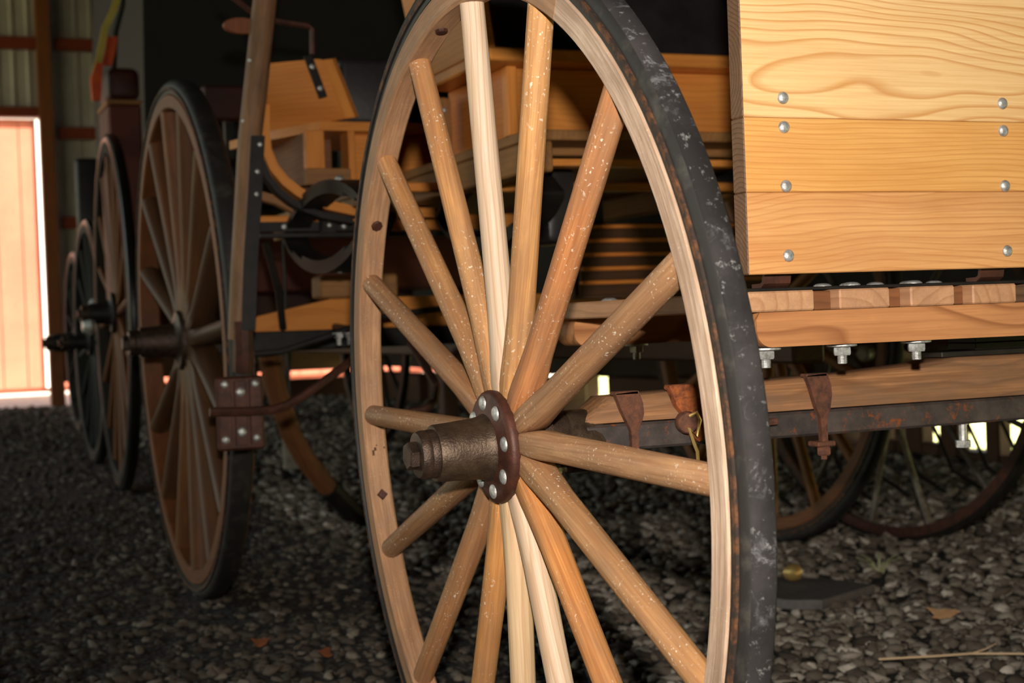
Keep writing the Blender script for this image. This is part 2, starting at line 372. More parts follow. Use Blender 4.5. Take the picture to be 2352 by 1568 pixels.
def make_wheel(root, c, Rt, nsp=16, phase=-.7, tilt=0.0, rot=0.0, name='wheel', woods=('rim_wood', 'spoke'), tints=None, detail=True, tire=('rubber', 'rubber_side'), pale=(), hub='bronze', width=1.0, hub_len=1.0, hr=1.0, joint=59.0, kspoke=1.0, label=None, bolts=8, chan='channel'):
    sc = Rt/.56; m = wheel_matrix(c, tilt, rot); sm = m @ Matrix.Diagonal((sc, sc, sc*width, 1)); seg = 64 if detail else 36
    # wooden rim: two bent felloes, the first carries the wheel's other pieces
    pr = chamf(.499, .5305, -.033, 0, .003)
    j = R(joint); gap = .0012
    rim = obj(name, ring_sector(MB(), pr, j+gap, j+PI-gap, seg, sm), woods[0], root, sharp=30, label=label)
    obj('felloe', ring_sector(MB(), pr, j+PI+gap, j+2*PI-gap, seg, sm), woods[0], rim, sharp=30)
    obj('rim_channel', ring_sector(MB(), [(.5305, -.0015), (.5305, -.033), (.5435, -.0345), (.5435, -.031), (.538, -.031), (.538, -.002), (.5435, -.002), (.5435, .0015), (.5375, .0012), (.5365, -.0012)], 0, 2*PI, seg*2, sm, True), ['black_iron', chan], rim)
    chn = bpy.data.objects[[c.name for c in rim.children if c.name.startswith('rim_channel')][0]]
    mb = MB(); ring_sector(mb, [(.538, -.0025), (.545, -.0012), (.552, -.002), (.557, -.0045), (.56, -.0078), (.56, -.0255), (.557, -.029), (.552, -.031), (.545, -.0315), (.538, -.030)], 0, 2*PI, seg*2, sm, True)
    me_t = obj('rubber_tire', mb, list(tire), rim, sharp=50)
    # side walls take the cleaner rubber
    inv = m.inverted()
    L = BASE[rim.name]
    for p in chn.data.polygons:
        q = inv @ (p.center + L); p.material_index = 1 if math.hypot(q.x, q.y)/sc > .5385 else 0
    for p in me_t.data.polygons:
        q = inv @ (p.center + L); r = math.hypot(q.x, q.y)/sc
        p.material_index = 0 if r > .5565 else 1
    first = {}
    for i in range(nsp):
        a = R(phase) + 2*PI*i/nsp; w = 'spoke_pale' if i in pale else woods[1]
        rm = Matrix.Rotation(a, 4, 'Z')
        t = (tints[i] if tints else random.choice(((1, 1, 1), (.92, .86, .8), (.84, .78, .7))))
        if w not in first:
            mb = spoke_mesh(MB(), 1, nsp, None, 14 if detail else 8, k=kspoke)
            first[w] = obj('spoke', mb, w, rim, base=(0, 0, 0), sharp=50, color=t)
            o = first[w]; 
            o.data.transform(Matrix.Translation(L))     # mesh stays in wheel-local coordinates
        else: o = dup(first[w], rim)
        o.color = (*t, 1)
        o.matrix_local = Matrix.Translation(-L) @ sm @ rm
    # hub
    hm = sm @ Matrix.Translation((0, -.007 if detail else 0, 0))
    fl_ = obj('hub_flange', MB().lathe([(.030, .004), (.038, .005), (.044, .0015), (.056, 0.0), (.0615, -.0008), (.0645, -.0035), (.0655, -.007), (.0645, -.0125), (.03, -.0125)], 40 if detail else 20, hm), 'rust_red' if detail else hub, rim, sharp=40)
    obj('hub_flange', MB().lathe([(.03, -.047), (.062, -.047), (.062, -.057), (.034, -.060), (.032, -.10), (.028, -.112)], 32 if detail else 16, hm), 'hub_end', rim)
    k = hub_len
    obj('hub_barrel', MB().lathe([(.043*hr, .0005), (.0395*hr, .0035), (.037*hr, .009), (.0355*hr, .016), (.0335*hr, .045*k), (.0325*hr, .066*k), (.0315*hr, .068*k), (.026*hr, .068*k)], 40 if detail else 18, hm), hub, rim, sharp=40)
    obj('hub_cap', MB().lathe([(.0275*hr, .066*k), (.028*hr, .068*k), (.0275*hr, .075*k), (.0268*hr, .076*k), (.0275*hr, .077*k), (.0275*hr, .082*k), (.0255*hr, .0875*k), (.015*hr, .089*k)], 36 if detail else 16, hm), 'hub_end', rim, sharp=40)
    obj('hub_nut', MB().lathe([(.014*hr, .088*k), (.0165*hr, .089*k), (.0165*hr, .098*k), (.0145*hr, .0995*k), (.004, .0997*k)], 6, hm @ Matrix.Rotation(.3, 4, 'Z')), 'hub_end', rim, sharp=20)
    if detail:
        for i in range(bolts):
            a = R(7.5+45*i); p = Vector((.0505*math.cos(a), .0505*math.sin(a), .0005)); d = (hm.to_3x3() @ Vector((0, 0, 1)))
            bolt_head('hub_bolt', rim, hm @ p, d, .0088, .0042, 'chrome', 16)
            hex_nut('hub_bolt_nut', rim, hm @ (p + Vector((0, 0, -.0575))), -d, .006, stud=.02, washer=False)
        for a in (33.7, -12.7, 78.6, -56.3, 146, -124, 168, -170+22):
            b = R(180-a); p = Vector((.499*math.cos(b), .499*math.sin(b), -.0165)); d = sm.to_3x3() @ Vector((-math.cos(b), -math.sin(b), 0))
            mb = MB().lathe([(.0082, -.001), (.0082, .0018), (.0066, .0036), (.001, .0038)], 4 if a < 0 else 8, frame(sm @ p, d)); obj('felloe_bolt', mb, 'rust_red', rim, sharp=25)
        mk = MB()
        for a, r2, w0, w1 in ((-5.6, .008, -.0095, -.0125), (-5.0, .005, -.0125, -.0160), (-4.4, .002, -.0155, -.0175), (-4.9, .003, -.027, -.029)):
            ring_sector(mk, [(.4990, w0), (.4990, w1), (.4986, w1), (.4986, w0)], R(180-a)-r2, R(180-a)+r2, 3, sm)
        obj('burnt_mark', mk, 'dark_wood', rim)
        b0 = R(joint)
        mb = MB(); ring_sector(mb, [(.4972, -.006), (.4972, -.028), (.4985, -.028), (.4985, -.006)], b0-.035, b0+.035, 8, sm); obj('felloe_plate', mb, 'rust_red', rim)
    return rim, m

# ================================================================== SETTING
def plane_grid(name, x0, x1, y0, y1, z, mat):
    mb = MB(); mb.box(x0, x1, y0, y1, z-.08, z, 'x', 0); return obj(name, mb, mat)
floor = structure(plane_grid('floor', -5, 4.75, -3, 15.8, 0, 'ground'))
yard = structure(plane_grid('yard_ground', -14, 26, 15.8, 40, -.005, 'yard'))
meadow = structure(plane_grid('meadow_right', 4.75, 26, -10, 15.8, -.005, 'lane'))
meadow2 = structure(plane_grid('meadow_left', -26, -5, -10, 15.8, -.005, 'grass'))
# --- back wall of galvanised sheets with posts and girts, open at the bottom, doorway at the left
def sheet(x0, x1, z0, z1, y=15.72):
    mb = MB(); prof = []; x = x0
    while x < x1-.001:
        for dx, dy in ((0, 0), (.07, 0), (.085, .022), (.105, .022), (.12, 0)):
            if x+dx < x1: prof.append((x+dx, y-dy))
        x += .15
    prof.append((x1, y)); n = len(prof)
    b = mb.bm; rows_ = [[b.verts.new((px, py, z)) for px, py in prof] for z in (z0, z1)]
    for i in range(n-1): b.faces.new((rows_[0][i], rows_[0][i+1], rows_[1][i+1], rows_[1][i]))
    r2 = [[b.verts.new((px, py+.012, z)) for px, py in prof] for z in (z0, z1)]
    for i in range(n-1): b.faces.new((r2[0][i+1], r2[0][i], r2[1][i], r2[1][i+1]))
    return mb
wall_back = structure(obj('wall_back', sheet(1.37, 4.7, .24, 4.7), 'tin', sharp=20))
obj('wall_sheet', sheet(-1.2, 1.41, 2.93, 4.7), 'tin', wall_back, sharp=20)
obj('wall_sheet', sheet(-5, -1.2, .24, 4.7), 'tin', wall_back, sharp=20)
for x in (1.365, 3.6, -1.34, -4.9): obj('post', MB().box(x, x+.135, 15.52, 15.69, 0, 4.7, 'z', .004), 'post', wall_back)
for z in (3.67, 2.77, 1.86, .95):
    obj('girt', MB().box(1.545, 3.6, 15.6, 15.69, z-.06, z+.06, 'x', .003), 'girt', wall_back)
    obj('girt', MB().box(3.735, 4.65, 15.6, 15.69, z-.06, z+.06, 'x', .003), 'girt', wall_back)
for a, b in ((1.51, 3.6), (3.735, 4.6)): obj('skirt_board', MB().box(a, b, 15.6, 15.7, .245, .60, 'x', .003), 'dark_wood', wall_back)
obj('girt', MB().box(-1.205, 1.36, 15.6, 15.69, 3.61, 3.73, 'x', .003), 'girt', wall_back)
obj('door_header', MB().box(-1.205, 1.41, 15.56, 15.7, 2.92, 3.02, 'x', .003), 'girt', wall_back)
wall_right = structure(obj('wall_right', MB().box(4.62, 4.66, -3, 15.7, .27, 4.7, 'y', 0), 'shed_dark'))
for y in (1.5, 4.2, 6.9, 9.6, 12.3, 15.0): obj('post', MB().box(4.48, 4.62, y, y+.14, 0, 4.7, 'z', .004), 'dark_wood', wall_right)
for z in (.5, 1.6, 2.7, 3.8): obj('girt', MB().box(4.57, 4.62, -3, 15.5, z-.06, z+.06, 'y', .003), 'dark_wood', wall_right)
structure(obj('wall_front', MB().box(-5, 4.66, -3.1, -3, 0, 4.7, 'x', 0), 'shed_dark'))
structure(obj('wall_left', MB().box(-5.1, -5, -3, 2.5, 0, 4.7, 'y', 0), 'shed_dark'))
ceiling = structure(obj('ceiling', MB().box(-5.4, 5.0, -3.2, 16.1, 4.7, 4.8, 'x', 0), 'shed_dark'))
for y in (6.0, 10.5): obj('post', MB().box(-5.05, -4.9, y, y+.15, 0, 4.7, 'z', .004), 'post', ceiling)

# --- what shows outside: a red barn across the yard
barn = thing('red_barn', 'sunlit red barn with white door trim across the yard, seen through the doorway', 'barn', (1, 20.2, 0))
for i in range(28):
    x = -1.2 + i*.3; obj('board', MB().box(x, x+.292, 20.2, 20.24, .05, 3.9, 'z', .006), 'barn_red', barn)
obj('barn_wall', MB().box(-1.2, 7.2, 20.25, 23, 0, 4.0, 'x', 0), 'barn_red', barn)
obj('barn_roof', MB().prism([(-1.6, 3.9), (7.6, 3.9), (7.6, 4.05), (-1.6, 4.05)], 20.0, 23.4, 'xz'), 'shed_dark', barn)
obj('door_trim', MB().box(1.71, 1.90, 20.14, 20.19, .05, 3.75, 'z', .004), 'white', barn)
obj('door_trim', MB().box(-1.1, 1.90, 20.13, 20.185, 3.54, 3.80, 'x', .004), 'white', barn)

# ================================================================== WAGON 1 (foreground)
WC = Vector((.6168, 1.5808, .5623))
w1 = thing('farm_wagon', 'nearest wagon, big spoked wheel with black rubber tire and bolted pine end panel', 'wagon', (.62, 1.58, 0))
tn = [  # local angle -0.7 + 22.5 i, starting at the camera side
    (.94, .86, .80), (.74, .66, .60), (.92, .64, .46), (1.0, .84, .58), (1, .98, .96), (1.0, .82, .58), (.90, .74, .54), (.66, .54, .44),
    (.62, .52, .44), (.58, .50, .42), (.80, .64, .50), (1.0, .78, .48), (1, .90, .72), (1, .95, .90), (1.0, .72, .42), (.86, .76, .62)]
tn_ok = tn
wheel1, wm1 = make_wheel(w1, WC, .56, tints=tn_ok, tilt=R(2.15), pale=(4, 12, 13), name='wheel', joint=59)
wheel1.color = (.88, .67, .48, 1)
# axle: weathered bed on a steel bar
bed = [(.722, .578), (.757, .606), (.85, .609), (.98, .615), (1.10, .618), (1.20, .624), (1.26, .631), (1.45, .630), (2.0, .630), (2.0, .575), (.728, .575)]
mb = MB(); rings = []
for t, sh in ((0, .006), (.004, .0015), (.012, 0), (.048, 0), (.06, .004)):
    rings.append([(x + (sh if x < .76 else 0), 1.55+t, z - (sh if z > .58 else -sh*.2)) for x, z in bed])
mb.loft(rings); axle = obj('axle_bed', mb, 'old_bed', w1, sharp=40)
obj('axle_bar', MB().box(.724, 2.0, 1.546, 1.60, .5435, .5745, 'x', .003), 'axle_steel', w1)
obj('axle_collar', MB().lathe([(.012, -.01), (.034, -.008), (.037, .006), (.037, .03), (.032, .034), (.028, .05), (.024, .07)], 24, frame((.742, 1.58, .556), (-1, 0, -.037))), 'bronze', w1)
def axle_clip(x, s=1.0):
    mb = MB()
    k = .55; e = .006 if x > 1 else -.002
    mb.prism([(x+a*k+.004, b+(e if b > .58 else 0)) for a, b in ((-.034, .612), (.021, .614), (.030, .600), (.032, .588), (.026, .576), (.017, .566), (.017, .536), (.002, .536), (.0, .566), (-.010, .578), (-.022, .594))], 1.5385, 1.5465, 'xz')
    mb.box(x-.0147, x+.0155, 1.5385, 1.553, .610+e, .6145+e, 'x', .001)
    c = obj('axle_clip', mb, 'rust', w1, sharp=30)
    obj('clip_plate', MB().box(x-.004, x+.022, 1.534, 1.558, .530, .5365, 'x', .0015), 'rust', c)
    mb = MB().lathe([(.0075, 0), (.009, .002), (.009, .009), (.0075, .011), (.004, .011), (.004, .016)], 6, frame((x+.009, 1.5425, .530), (0, 0, -1))); obj('clip_nut', mb, 'rust', c, sharp=25)
axle_clip(.775); axle_clip(1.036)
# hitch eye with pin and wire clip
mb = MB(); mb.box(.842, .900, 1.538, 1.555, .6105, .6165, 'x', .0015)
mb.prism([(.838, .616), (.905, .617), (.905, .590), (.892, .570), (.888, .553), (.876, .548), (.866, .556), (.862, .575), (.848, .592)], 1.534, 1.544, 'xz')
hitch = obj('hitch_eye', mb, 'bright_rust', w1, sharp=30)
obj('hitch_pin', MB().lathe([(.0135, 0), (.0135, .010), (.0115, .013), (.004, .0135)], 16, frame((.861, 1.538, .572), (-.3, -1, 0))), 'rust', hitch)
obj('pin_rod', MB().tube([(.898, 1.53, .565), (.93, 1.53, .565), (.98, 1.53, .566)], .0045, 8), 'rust', hitch)
obj('wire_clip', MB().tube([(.858, 1.524, .580), (.866, 1.520, .584), (.870, 1.520, .575), (.866, 1.522, .556), (.857, 1.524, .566), (.862, 1.522, .548), (.866, 1.522, .538), (.867, 1.522, .515), (.874, 1.522, .509), (.895, 1.522, .511), (.925, 1.522, .516)], .0023, 7), 'brass', hitch)
mb = MB(); mb.tube([(.893, 1.535, .545), (.893, 1.535, .505)], .006, 10); mb.lathe([(.012, 0), (.012, .012)], 6, frame((.893, 1.535, .505), (0, 0, -1))); obj('hanging_bolt', mb, 'rust', hitch, sharp=30)
for o_ in [hitch] + list(hitch.children): o_.data.transform(Matrix.Translation((-.010, 0, 0)))
obj('straw_wisp', MB().tube([(.876, 1.515, .543), (.886, 1.514, .547), (.899, 1.514, .546), (.893, 1.513, .540), (.880, 1.514, .538), (.873, 1.514, .535)], .0006, 5), 'straw', w1)
mb = MB().lathe([(.0062, 0), (.0062, .002)] , 10, frame((1.272, 1.56, .5435), (0, 0, -1))); mb.lathe([(.0052, 0), (.0052, .022)], 10, frame((1.272, 1.56, .5435), (0, 0, -1))); mb.lathe([(.0105, .022), (.0105, .031)], 6, frame((1.272, 1.56, .5435), (0, 0, -1))); obj('axle_bolt', mb, 'chrome', w1, sharp=30)
# leaf spring pack on the bed
sp = MB()
for i, (a, z) in enumerate(((1.235, .631), (1.285, .6385), (1.285, .648))): sp.box(a, 2.0, 1.545 if i else 1.55, 1.60, z, z+(.007 if i == 0 else .009), 'x', .0008)
obj('leaf_spring', sp, 'black_iron', w1)
# bolsters: two pine beams with the slatted deck
def bolster(y, x0, w=.06):
    pts = [(x0+.004, .698), (x0, .69)]; zb = .6600
    for k in range(7):
        a = PI + (PI/2)*k/6; pts.append((x0+.018+.018*math.cos(a), zb+.018+.018*math.sin(a)))
    pts += [(2.0, zb-.002), (2.0, .698)]
    return obj('bolster', MB().prism(pts, y, y+w, 'xz'), 'beam', w1, sharp=25)
b1 = bolster(1.372, .850); b2 = bolster(1.87, .864)
edges = [(.836, .9195), (.9535, 1.0205), (1.047, 1.108), (1.135, 1.198)]
for i, (a, b) in enumerate(edges):
    obj('deck_slat', MB().box(a, b, 1.364 + .002*(i % 2), 1.93, .6985, .7205, 'y', .0018), 'endgrain', w1, color=((1, .97, .92), (.96, .92, .9), (.95, .9, .86), (1, .93, .86))[i])
for a, b in ((.9205, .9525), (1.0215, 1.046), (1.109, 1.134)): obj('spacer', MB().box(a, b, 1.382, 1.44, .6985, .7195, 'x', .001), 'brown', w1)
obj('deck_slat', MB().box(1.235, 1.31, 1.366, 1.93, .6985, .7205, 'y', .0018), 'endgrain_dark', w1)
obj('deck_strip', MB().box(.835, 1.42, 1.385, 1.47, .7206, .7245, 'x', .001), 'black_iron', w1)
for x in (.876, .976, 1.078): hex_nut('bolster_bolt', w1, (x, 1.398, .659), (0, 0, -1), .0098)
for x in (.975, 1.135): hex_nut('bolster_bolt', w1, (x, 1.90, .659), (0, 0, -1), .0098)
for x, y in ((.968, 1.40), (.99, 1.376), (1.010, 1.41), (1.055, 1.42), (1.082, 1.385), (1.094, 1.41), (1.155, 1.44)):
    bolt_head('deck_bolt', w1, (x, y+.02, .7205 if y+.02 < 1.384 else .7245), (0, 0, 1), .0105, .0040)
for x in (.93, 1.0, 1.1): bolt_head('deck_bolt', w1, (x, 1.89, .7205), (0, 0, 1), .0125, .0062)
# bolted end panel of three pine planks
zz = [.7385, .8265, .9065, 1.12]
for i in range(3):
    mt = ['panel_low', 'panel_mid', 'panel_top'][i]
    mb = MB(); mb.box(.8345, 1.95, 1.360, 1.385, zz[i]+.0002, zz[i+1]-.0002, 'x', .0012)
    for f in mb.bm.faces:
        if f.calc_center_median().x < .836: f.material_index = 1
    pl = obj('panel_plank', mb, [mt, 'endgrain_dark'], w1)
    for X in (.885, 1.1805, 1.476):
        for z in {0: (.758,), 1: (.8328, .8962), 2: (.9275,)}[i]:
            bolt_head('carriage_bolt', pl, (X, 1.360, z), (0, -1, 0), .0068, .0042, 'chrome', 20)
for x in (.889, 1.183): obj('panel_bracket', MB().strip([(x, 1.3905, .80), (x, 1.3905, .738), (x, 1.392, .7305), (x, 1.397, .7272), (x, 1.415, .7268)], .034, .005, (1, 0, 0)), 'rust_red', w1)

# ================================================================== WAGON 2 (yellow spring wagon behind)
w2 = thing('spring_wagon', 'varnished yellow spring wagon with two open seats, right behind the nearest wagon', 'wagon', (1.5, 3.4, 0))
wl, _ = make_wheel(w2, (.67, 3.96, .68), .68, detail=False, tilt=R(1), woods=('brown', 'pole'), tints=[(.34, .26, .2), (.36, .28, .22), (.5, .38, .28), (.62, .46, .33), (.86, .58, .42), (.66, .44, .3), (.42, .32, .24), (.36, .28, .22), (.34, .28, .22), (.36, .28, .22), (.4, .3, .22), (.72, .52, .36), (.56, .42, .3), (.5, .38, .28), (.4, .3, .24), (.36, .28, .22)], phase=3, hub='hub_end', hub_len=.8, tire=('rubber_side', 'rubber_side'), kspoke=1.25, width=1.45)  # tints paint the lighting: a few spokes lit, the rest in shadow
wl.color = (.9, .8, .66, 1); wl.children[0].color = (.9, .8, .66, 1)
wr, _ = make_wheel(w2, (2.40, 3.88, .68), .68, detail=False, tilt=R(0), woods=('brown', 'yellow_dull'), phase=3, hub='hub_end', kspoke=.9, tints=[(.9, .8, .7)]*16, tire=('black_cloth', 'rubber_side'))
obj('axle_tree', MB().box(.72, 2.36, 3.90, 3.97, .64, .70, 'x', .004), 'black_iron', w2)
obj('axle_board', MB().prism([(.80, .695), (.86, .735), (1.06, .775), (1.14, .775), (1.6, .775), (2.2, .735), (2.2, .69)], 3.82, 3.89, 'xz'), 'yellow', w2)
obj('bolster_block', MB().box(1.01, 1.22, 3.74, 3.84, .775, .835, 'x', .006), 'yellow_dull', w2)
# body sills and floor
for x in (1.13, 1.93): obj('sill', MB().box(x, x+.05, 2.62, 4.75, .985, 1.045, 'y', .004), 'yellow_dull', w2)
obj('body_floor', MB().box(1.13, 1.98, 2.62, 4.75, 1.046, 1.066, 'y', .002), 'yellow_dull', w2)
obj('cross_rail', MB().box(.99, 2.05, 3.10, 3.14, .992, 1.012, 'x', .003), 'yellow', w2)
obj('cross_rail', MB().box(.78, 1.72, 3.552, 3.60, .938, .976, 'x', .003), 'yellow', w2)
obj('rail_iron', MB().box(.785, 1.06, 3.54, 3.551, .936, .960, 'x', .001), 'black_iron', w2)
for x in (.87, .985, 1.02): bolt_head('rail_bolt', w2, (x, 3.54, .948), (0, -1, 0), .008, .005)
obj('toe_rail', MB().box(1.16, 1.95, 2.64, 2.69, .998, 1.012, 'x', .002), 'yellow', w2)
def seat(x0, x1, y0, d, zb, arm_flare, name='seat'):
    s_ = obj(name, MB().box(x0, x1, y0, y0+d, zb-.026, zb, 'x', .004), 'yellow', w2)
    # box under the seat board
    bx = x0+.055; z0 = zb-.195
    obj('seat_panel', MB().box(bx+.012, x1-.05, y0+.075, y0+.095, z0, zb-.027, 'x', .002), 'yellow', s_)
    for x in (bx, x1-.05): obj('seat_stile', MB().box(x, x+.022, y0+.05, y0+.08, z0, zb-.027, 'z', .002), 'yellow', s_)
    obj('seat_rail', MB().box(bx, x1-.03, y0+.048, y0+.075, z0-.012, z0+.03, 'x', .002), 'yellow_dull', s_)
    obj('seat_side', MB().box(bx+.002, bx+.02, y0+.08, y0+d, z0, zb-.027, 'y', .002), 'yellow', s_, color=(.8, .66, .55))
    obj('seat_side', MB().box(x1-.05, x1-.032, y0+.08, y0+d, z0, zb-.027, 'y', .002), 'brown', s_)
    # flared side boards and black leather back
    for sgn, x in ((-1, x0), (1, x1)):
        a = [(y0+.03, zb), (y0+d+.03, zb), (y0+d+.08, zb+.30), (y0+.32, zb+.30), (y0+.12, zb+.165), (y0+.03, zb+.14)]
        mb = MB(); r0, r1 = [], []
        for y, z in a:
            fx = x - sgn*.0 + sgn*arm_flare*(z-zb); r0.append((fx, y, z)); r1.append((fx - sgn*.024, y, z))
        mb.loft([r0, r1], glist=[[(p[1], p[2], 0) for p in r0], [(p[1], p[2], .02) for p in r1]]); obj('side_board', mb, 'yellow', s_)
    mt = Matrix.Translation((0, y0+d, zb)) @ Matrix.Rotation(R(-12), 4, 'X')
    obj('back_board', MB().box(x0+.03, x1-.03, 0, .022, .0, .30, 'x', .003, mt), 'brown', s_)
    obj('leather_back', MB().box(x0+.16, x1-.06, -.05, -.002, .04, .36, 'x', .02, mt, 3), 'leather', s_)
    obj('back_strip', MB().box(x0+.125, x0+.150, -.012, 0, .0, .30, 'z', .002, mt), 'yellow_dull', s_)
    return s_
seatA = seat(1.088, 2.05, 2.70, .40, 1.238, .12)
# the second seat further back, its end board turned out
sB = obj('seat', MB().prism([(.958, 3.50), (1.72, 3.50), (1.72, 3.90), (.82, 3.90), (.86, 3.74)], 1.178, 1.2, 'xy'), 'yellow', w2)
obj('seat_panel', MB().box(1.03, 1.70, 3.56, 3.58, 1.05, 1.178, 'x', .002), 'yellow', sB)
obj('seat_stile', MB().box(.922, .968, 3.50, 3.53, 1.085, 1.178, 'z', .002), 'yellow', sB)
obj('seat_stile', MB().box(1.028, 1.046, 3.50, 3.56, 1.045, 1.178, 'z', .002), 'yellow', sB)
obj('seat_rail', MB().box(.921, 1.03, 3.495, 3.53, 1.046, 1.086, 'x', .002), 'yellow_dull', sB)
obj('seat_inner', MB().box(.93, 1.03, 3.66, 3.68, 1.05, 1.178, 'x', .002), 'brown', sB)
obj('seat_side', MB().box(.925, .94, 3.53, 3.88, 1.05, 1.178, 'y', .002), 'brown', sB)
p0, p1 = (.855, 3.72), (.99, 3.56)
mb = MB(); r0 = [(.862, 3.72, 1.20), (1.046, 3.545, 1.215), (.992, 3.545, 1.357), (.975, 3.56, 1.362), (.85, 3.72, 1.372), (.845, 3.73, 1.36)]
r1 = [(x+.018, y+.02, z) for x, y, z in r0]; mb.loft([r0, r1], glist=[[(p[0], p[2], 0) for p in r0], [(p[0], p[2], .02) for p in r1]]); obj('side_board', mb, 'yellow', sB, color=(.86, .78, .7))
obj('side_board_edge', MB().strip([(.995, 3.53, 1.357), (1.048, 3.53, 1.215)], .03, .018, (.7, -.7, 0)), 'yellow', sB)
obj('front_edge', MB().prism([(.852, 1.36), (.862, 1.33), (.915, 1.20), (.862, 1.175)], 3.735, 3.75, 'xz'), 'yellow', sB)
mt = Matrix.Translation((1.02, 3.58, 1.2)) @ Matrix.Rotation(R(-10), 4, 'X')
obj('leather_back', MB().box(.0, .66, 0, .05, .0, .17, 'x', .018, Matrix.Translation((1.03, 3.56, 1.2)), 3), 'leather', sB)
obj('grab_handle', MB().tube([(.73, 3.52, 1.52), (.80, 3.5, 1.46), (.862, 3.49, 1.436), (.935, 3.49, 1.428), (.946, 3.49, 1.42), (.944, 3.49, 1.36)], .0075, 7), 'rust_red', sB)
obj('handle_foot', MB().strip([(.944, 3.535, 1.365), (.958, 3.53, 1.32), (.976, 3.525, 1.262)], .02, .008, (1, 0, .3)), 'black_iron', sB)
for x, z in ((.950, 1.335), (.968, 1.283)): bolt_head('handle_bolt', sB, (x, 3.518, z), (0, -1, 0), .007, .004)
obj('seat_bracket', MB().box(1.075, 1.125, 3.02, 3.06, 1.075, 1.19, 'z', .012, None, 2), 'yellow_dull', w2)
for z in (1.16, 1.10): bolt_head('bracket_bolt', w2, (1.105, 3.02, z), (0, -1, 0), .006, .004)
# bent-wood runner with its iron
arc = [(.797, 3.4, 1.22), (.794, 3.4, 1.16), (.797, 3.4, 1.115), (.812, 3.4, 1.075), (.838, 3.4, 1.042), (.868, 3.4, 1.018), (.90, 3.4, 1.0), (.94, 3.4, .986), (1.0, 3.4, .973), (1.08, 3.4, .968), (1.25, 3.4, .967)]
obj('bent_rail', MB().strip(arc, .045, .022, (0, 1, 0)), 'yellow', w2, sharp=60)
obj('rail_iron', MB().strip([(x-.012 if i < 6 else x, y+.01, z-.022) for i, (x, y, z) in enumerate(arc[2:9])], .04, .014, (0, 1, 0)), 'black_iron', w2, sharp=60)
obj('brace', MB().strip([(.79, 3.48, 1.02), (.84, 3.48, 1.005), (.88, 3.48, .985)], .03, .02, (0, 1, 0)), 'yellow_dull', w2)
# elliptic springs
def elliptic(x, y, z, half, h, w=.05):
    mb = MB()
    for sg in (1, -1):
        for k in range(3):
            hh = half*(1-.25*k); pts = []
            for i in range(15):
                t = (-1+2*i/14)*hh/half
                pts.append((x, y+half*t, z + sg*(h*(1-t*t)**.8 - .010*k if abs(t) < 1 else 0)))
            mb.strip(pts, w, .010, (1, 0, 0))
    o = obj('elliptic_spring', mb, 'black_iron', w2, sharp=50)
    for dy in (-.06, .02): bolt_head('spring_bolt', o, (x, y+dy, z+h+.004), (0, -.5, 1), .011, .008)
    bolt_head('spring_bolt', o, (x, y-.03, z-h+.004), (0, -1, .2), .011, .008)
    return o
elliptic(.905, 3.22, .923, .36, .098, .06); elliptic(1.225, 3.05, .952, .32, .09); elliptic(1.90, 3.05, .952, .32, .09)
obj('spring_saddle', MB().box(1.19, 1.26, 2.98, 3.10, 1.043, 1.05, 'x', .001), 'black_iron', w2)
obj('spring_clip', MB().box(.955, .99, 3.50, 3.535, .925, .985, 'z', .002), 'black_iron', w2)
for z in (.962, .948): bolt_head('clip_bolt', w2, (.972, 3.50, z), (0, -1, 0), .006, .004)
obj('cross_bar', MB().box(.80, 1.5, 3.49, 3.515, .918, .930, 'x', .002), 'black_iron', w2)
obj('boot_box', MB().box(1.27, 1.34, 2.86, 3.0, .86, 1.02, 'x', .015, None, 2), 'leather', w2)
for x, z, l in ((.86, .90, .62), (1.1, .93, .6)):
    obj('brace_iron', MB().tube([(x, 3.7, .92), (x+.04, 3.75, .8), (x+.06, 3.8, .70)], .010, 7), 'black_iron', w2)
obj('stay_rod', MB().tube([(.74, 3.5, .64), (.84, 3.5, .645), (.95, 3.5, .675), (1.09, 3.5, .72), (1.3, 3.5, .74)], .008, 7), 'black_iron', w2)
obj('spring_post', MB().box(1.07, 1.10, 3.5, 3.53, .66, .79, 'z', .003), 'black_iron', w2)
hex_nut('axle_nut', w2, (.985, 3.5, .685), (0, 0, -1), .011, stud=.03); hex_nut('axle_nut', w2, (1.01, 3.5, .685), (0, 0, -1), .008, stud=.03)
# slatted step boards under the seat
for i in range(5):
    z = .872-.030*i
    mb = MB(); mb.box(1.37, 1.90, 2.90+.006*i, 2.922+.006*i, z-.004, z+.020, 'x', .001); mb.mi = 1
    mb.box(1.37, 1.90, 2.888+.006*i, 2.91+.006*i, z+.0185, z+.0275, 'x', .0015); obj('slat', mb, ['dark_wood', 'yellow'], w2, color=(.8, .7, .6))  # yellow strip paints the flash-lit upper edge of each slat
obj('slat_frame', MB().box(1.36, 1.91, 2.935, 2.955, .74, .905, 'x', .002), 'dark_wood', w2)
for x in (1.42, 1.85): obj('slat_hanger', MB().box(x, x+.03, 2.96, 2.98, .74, 1.05, 'z', .002), 'black_iron', w2)
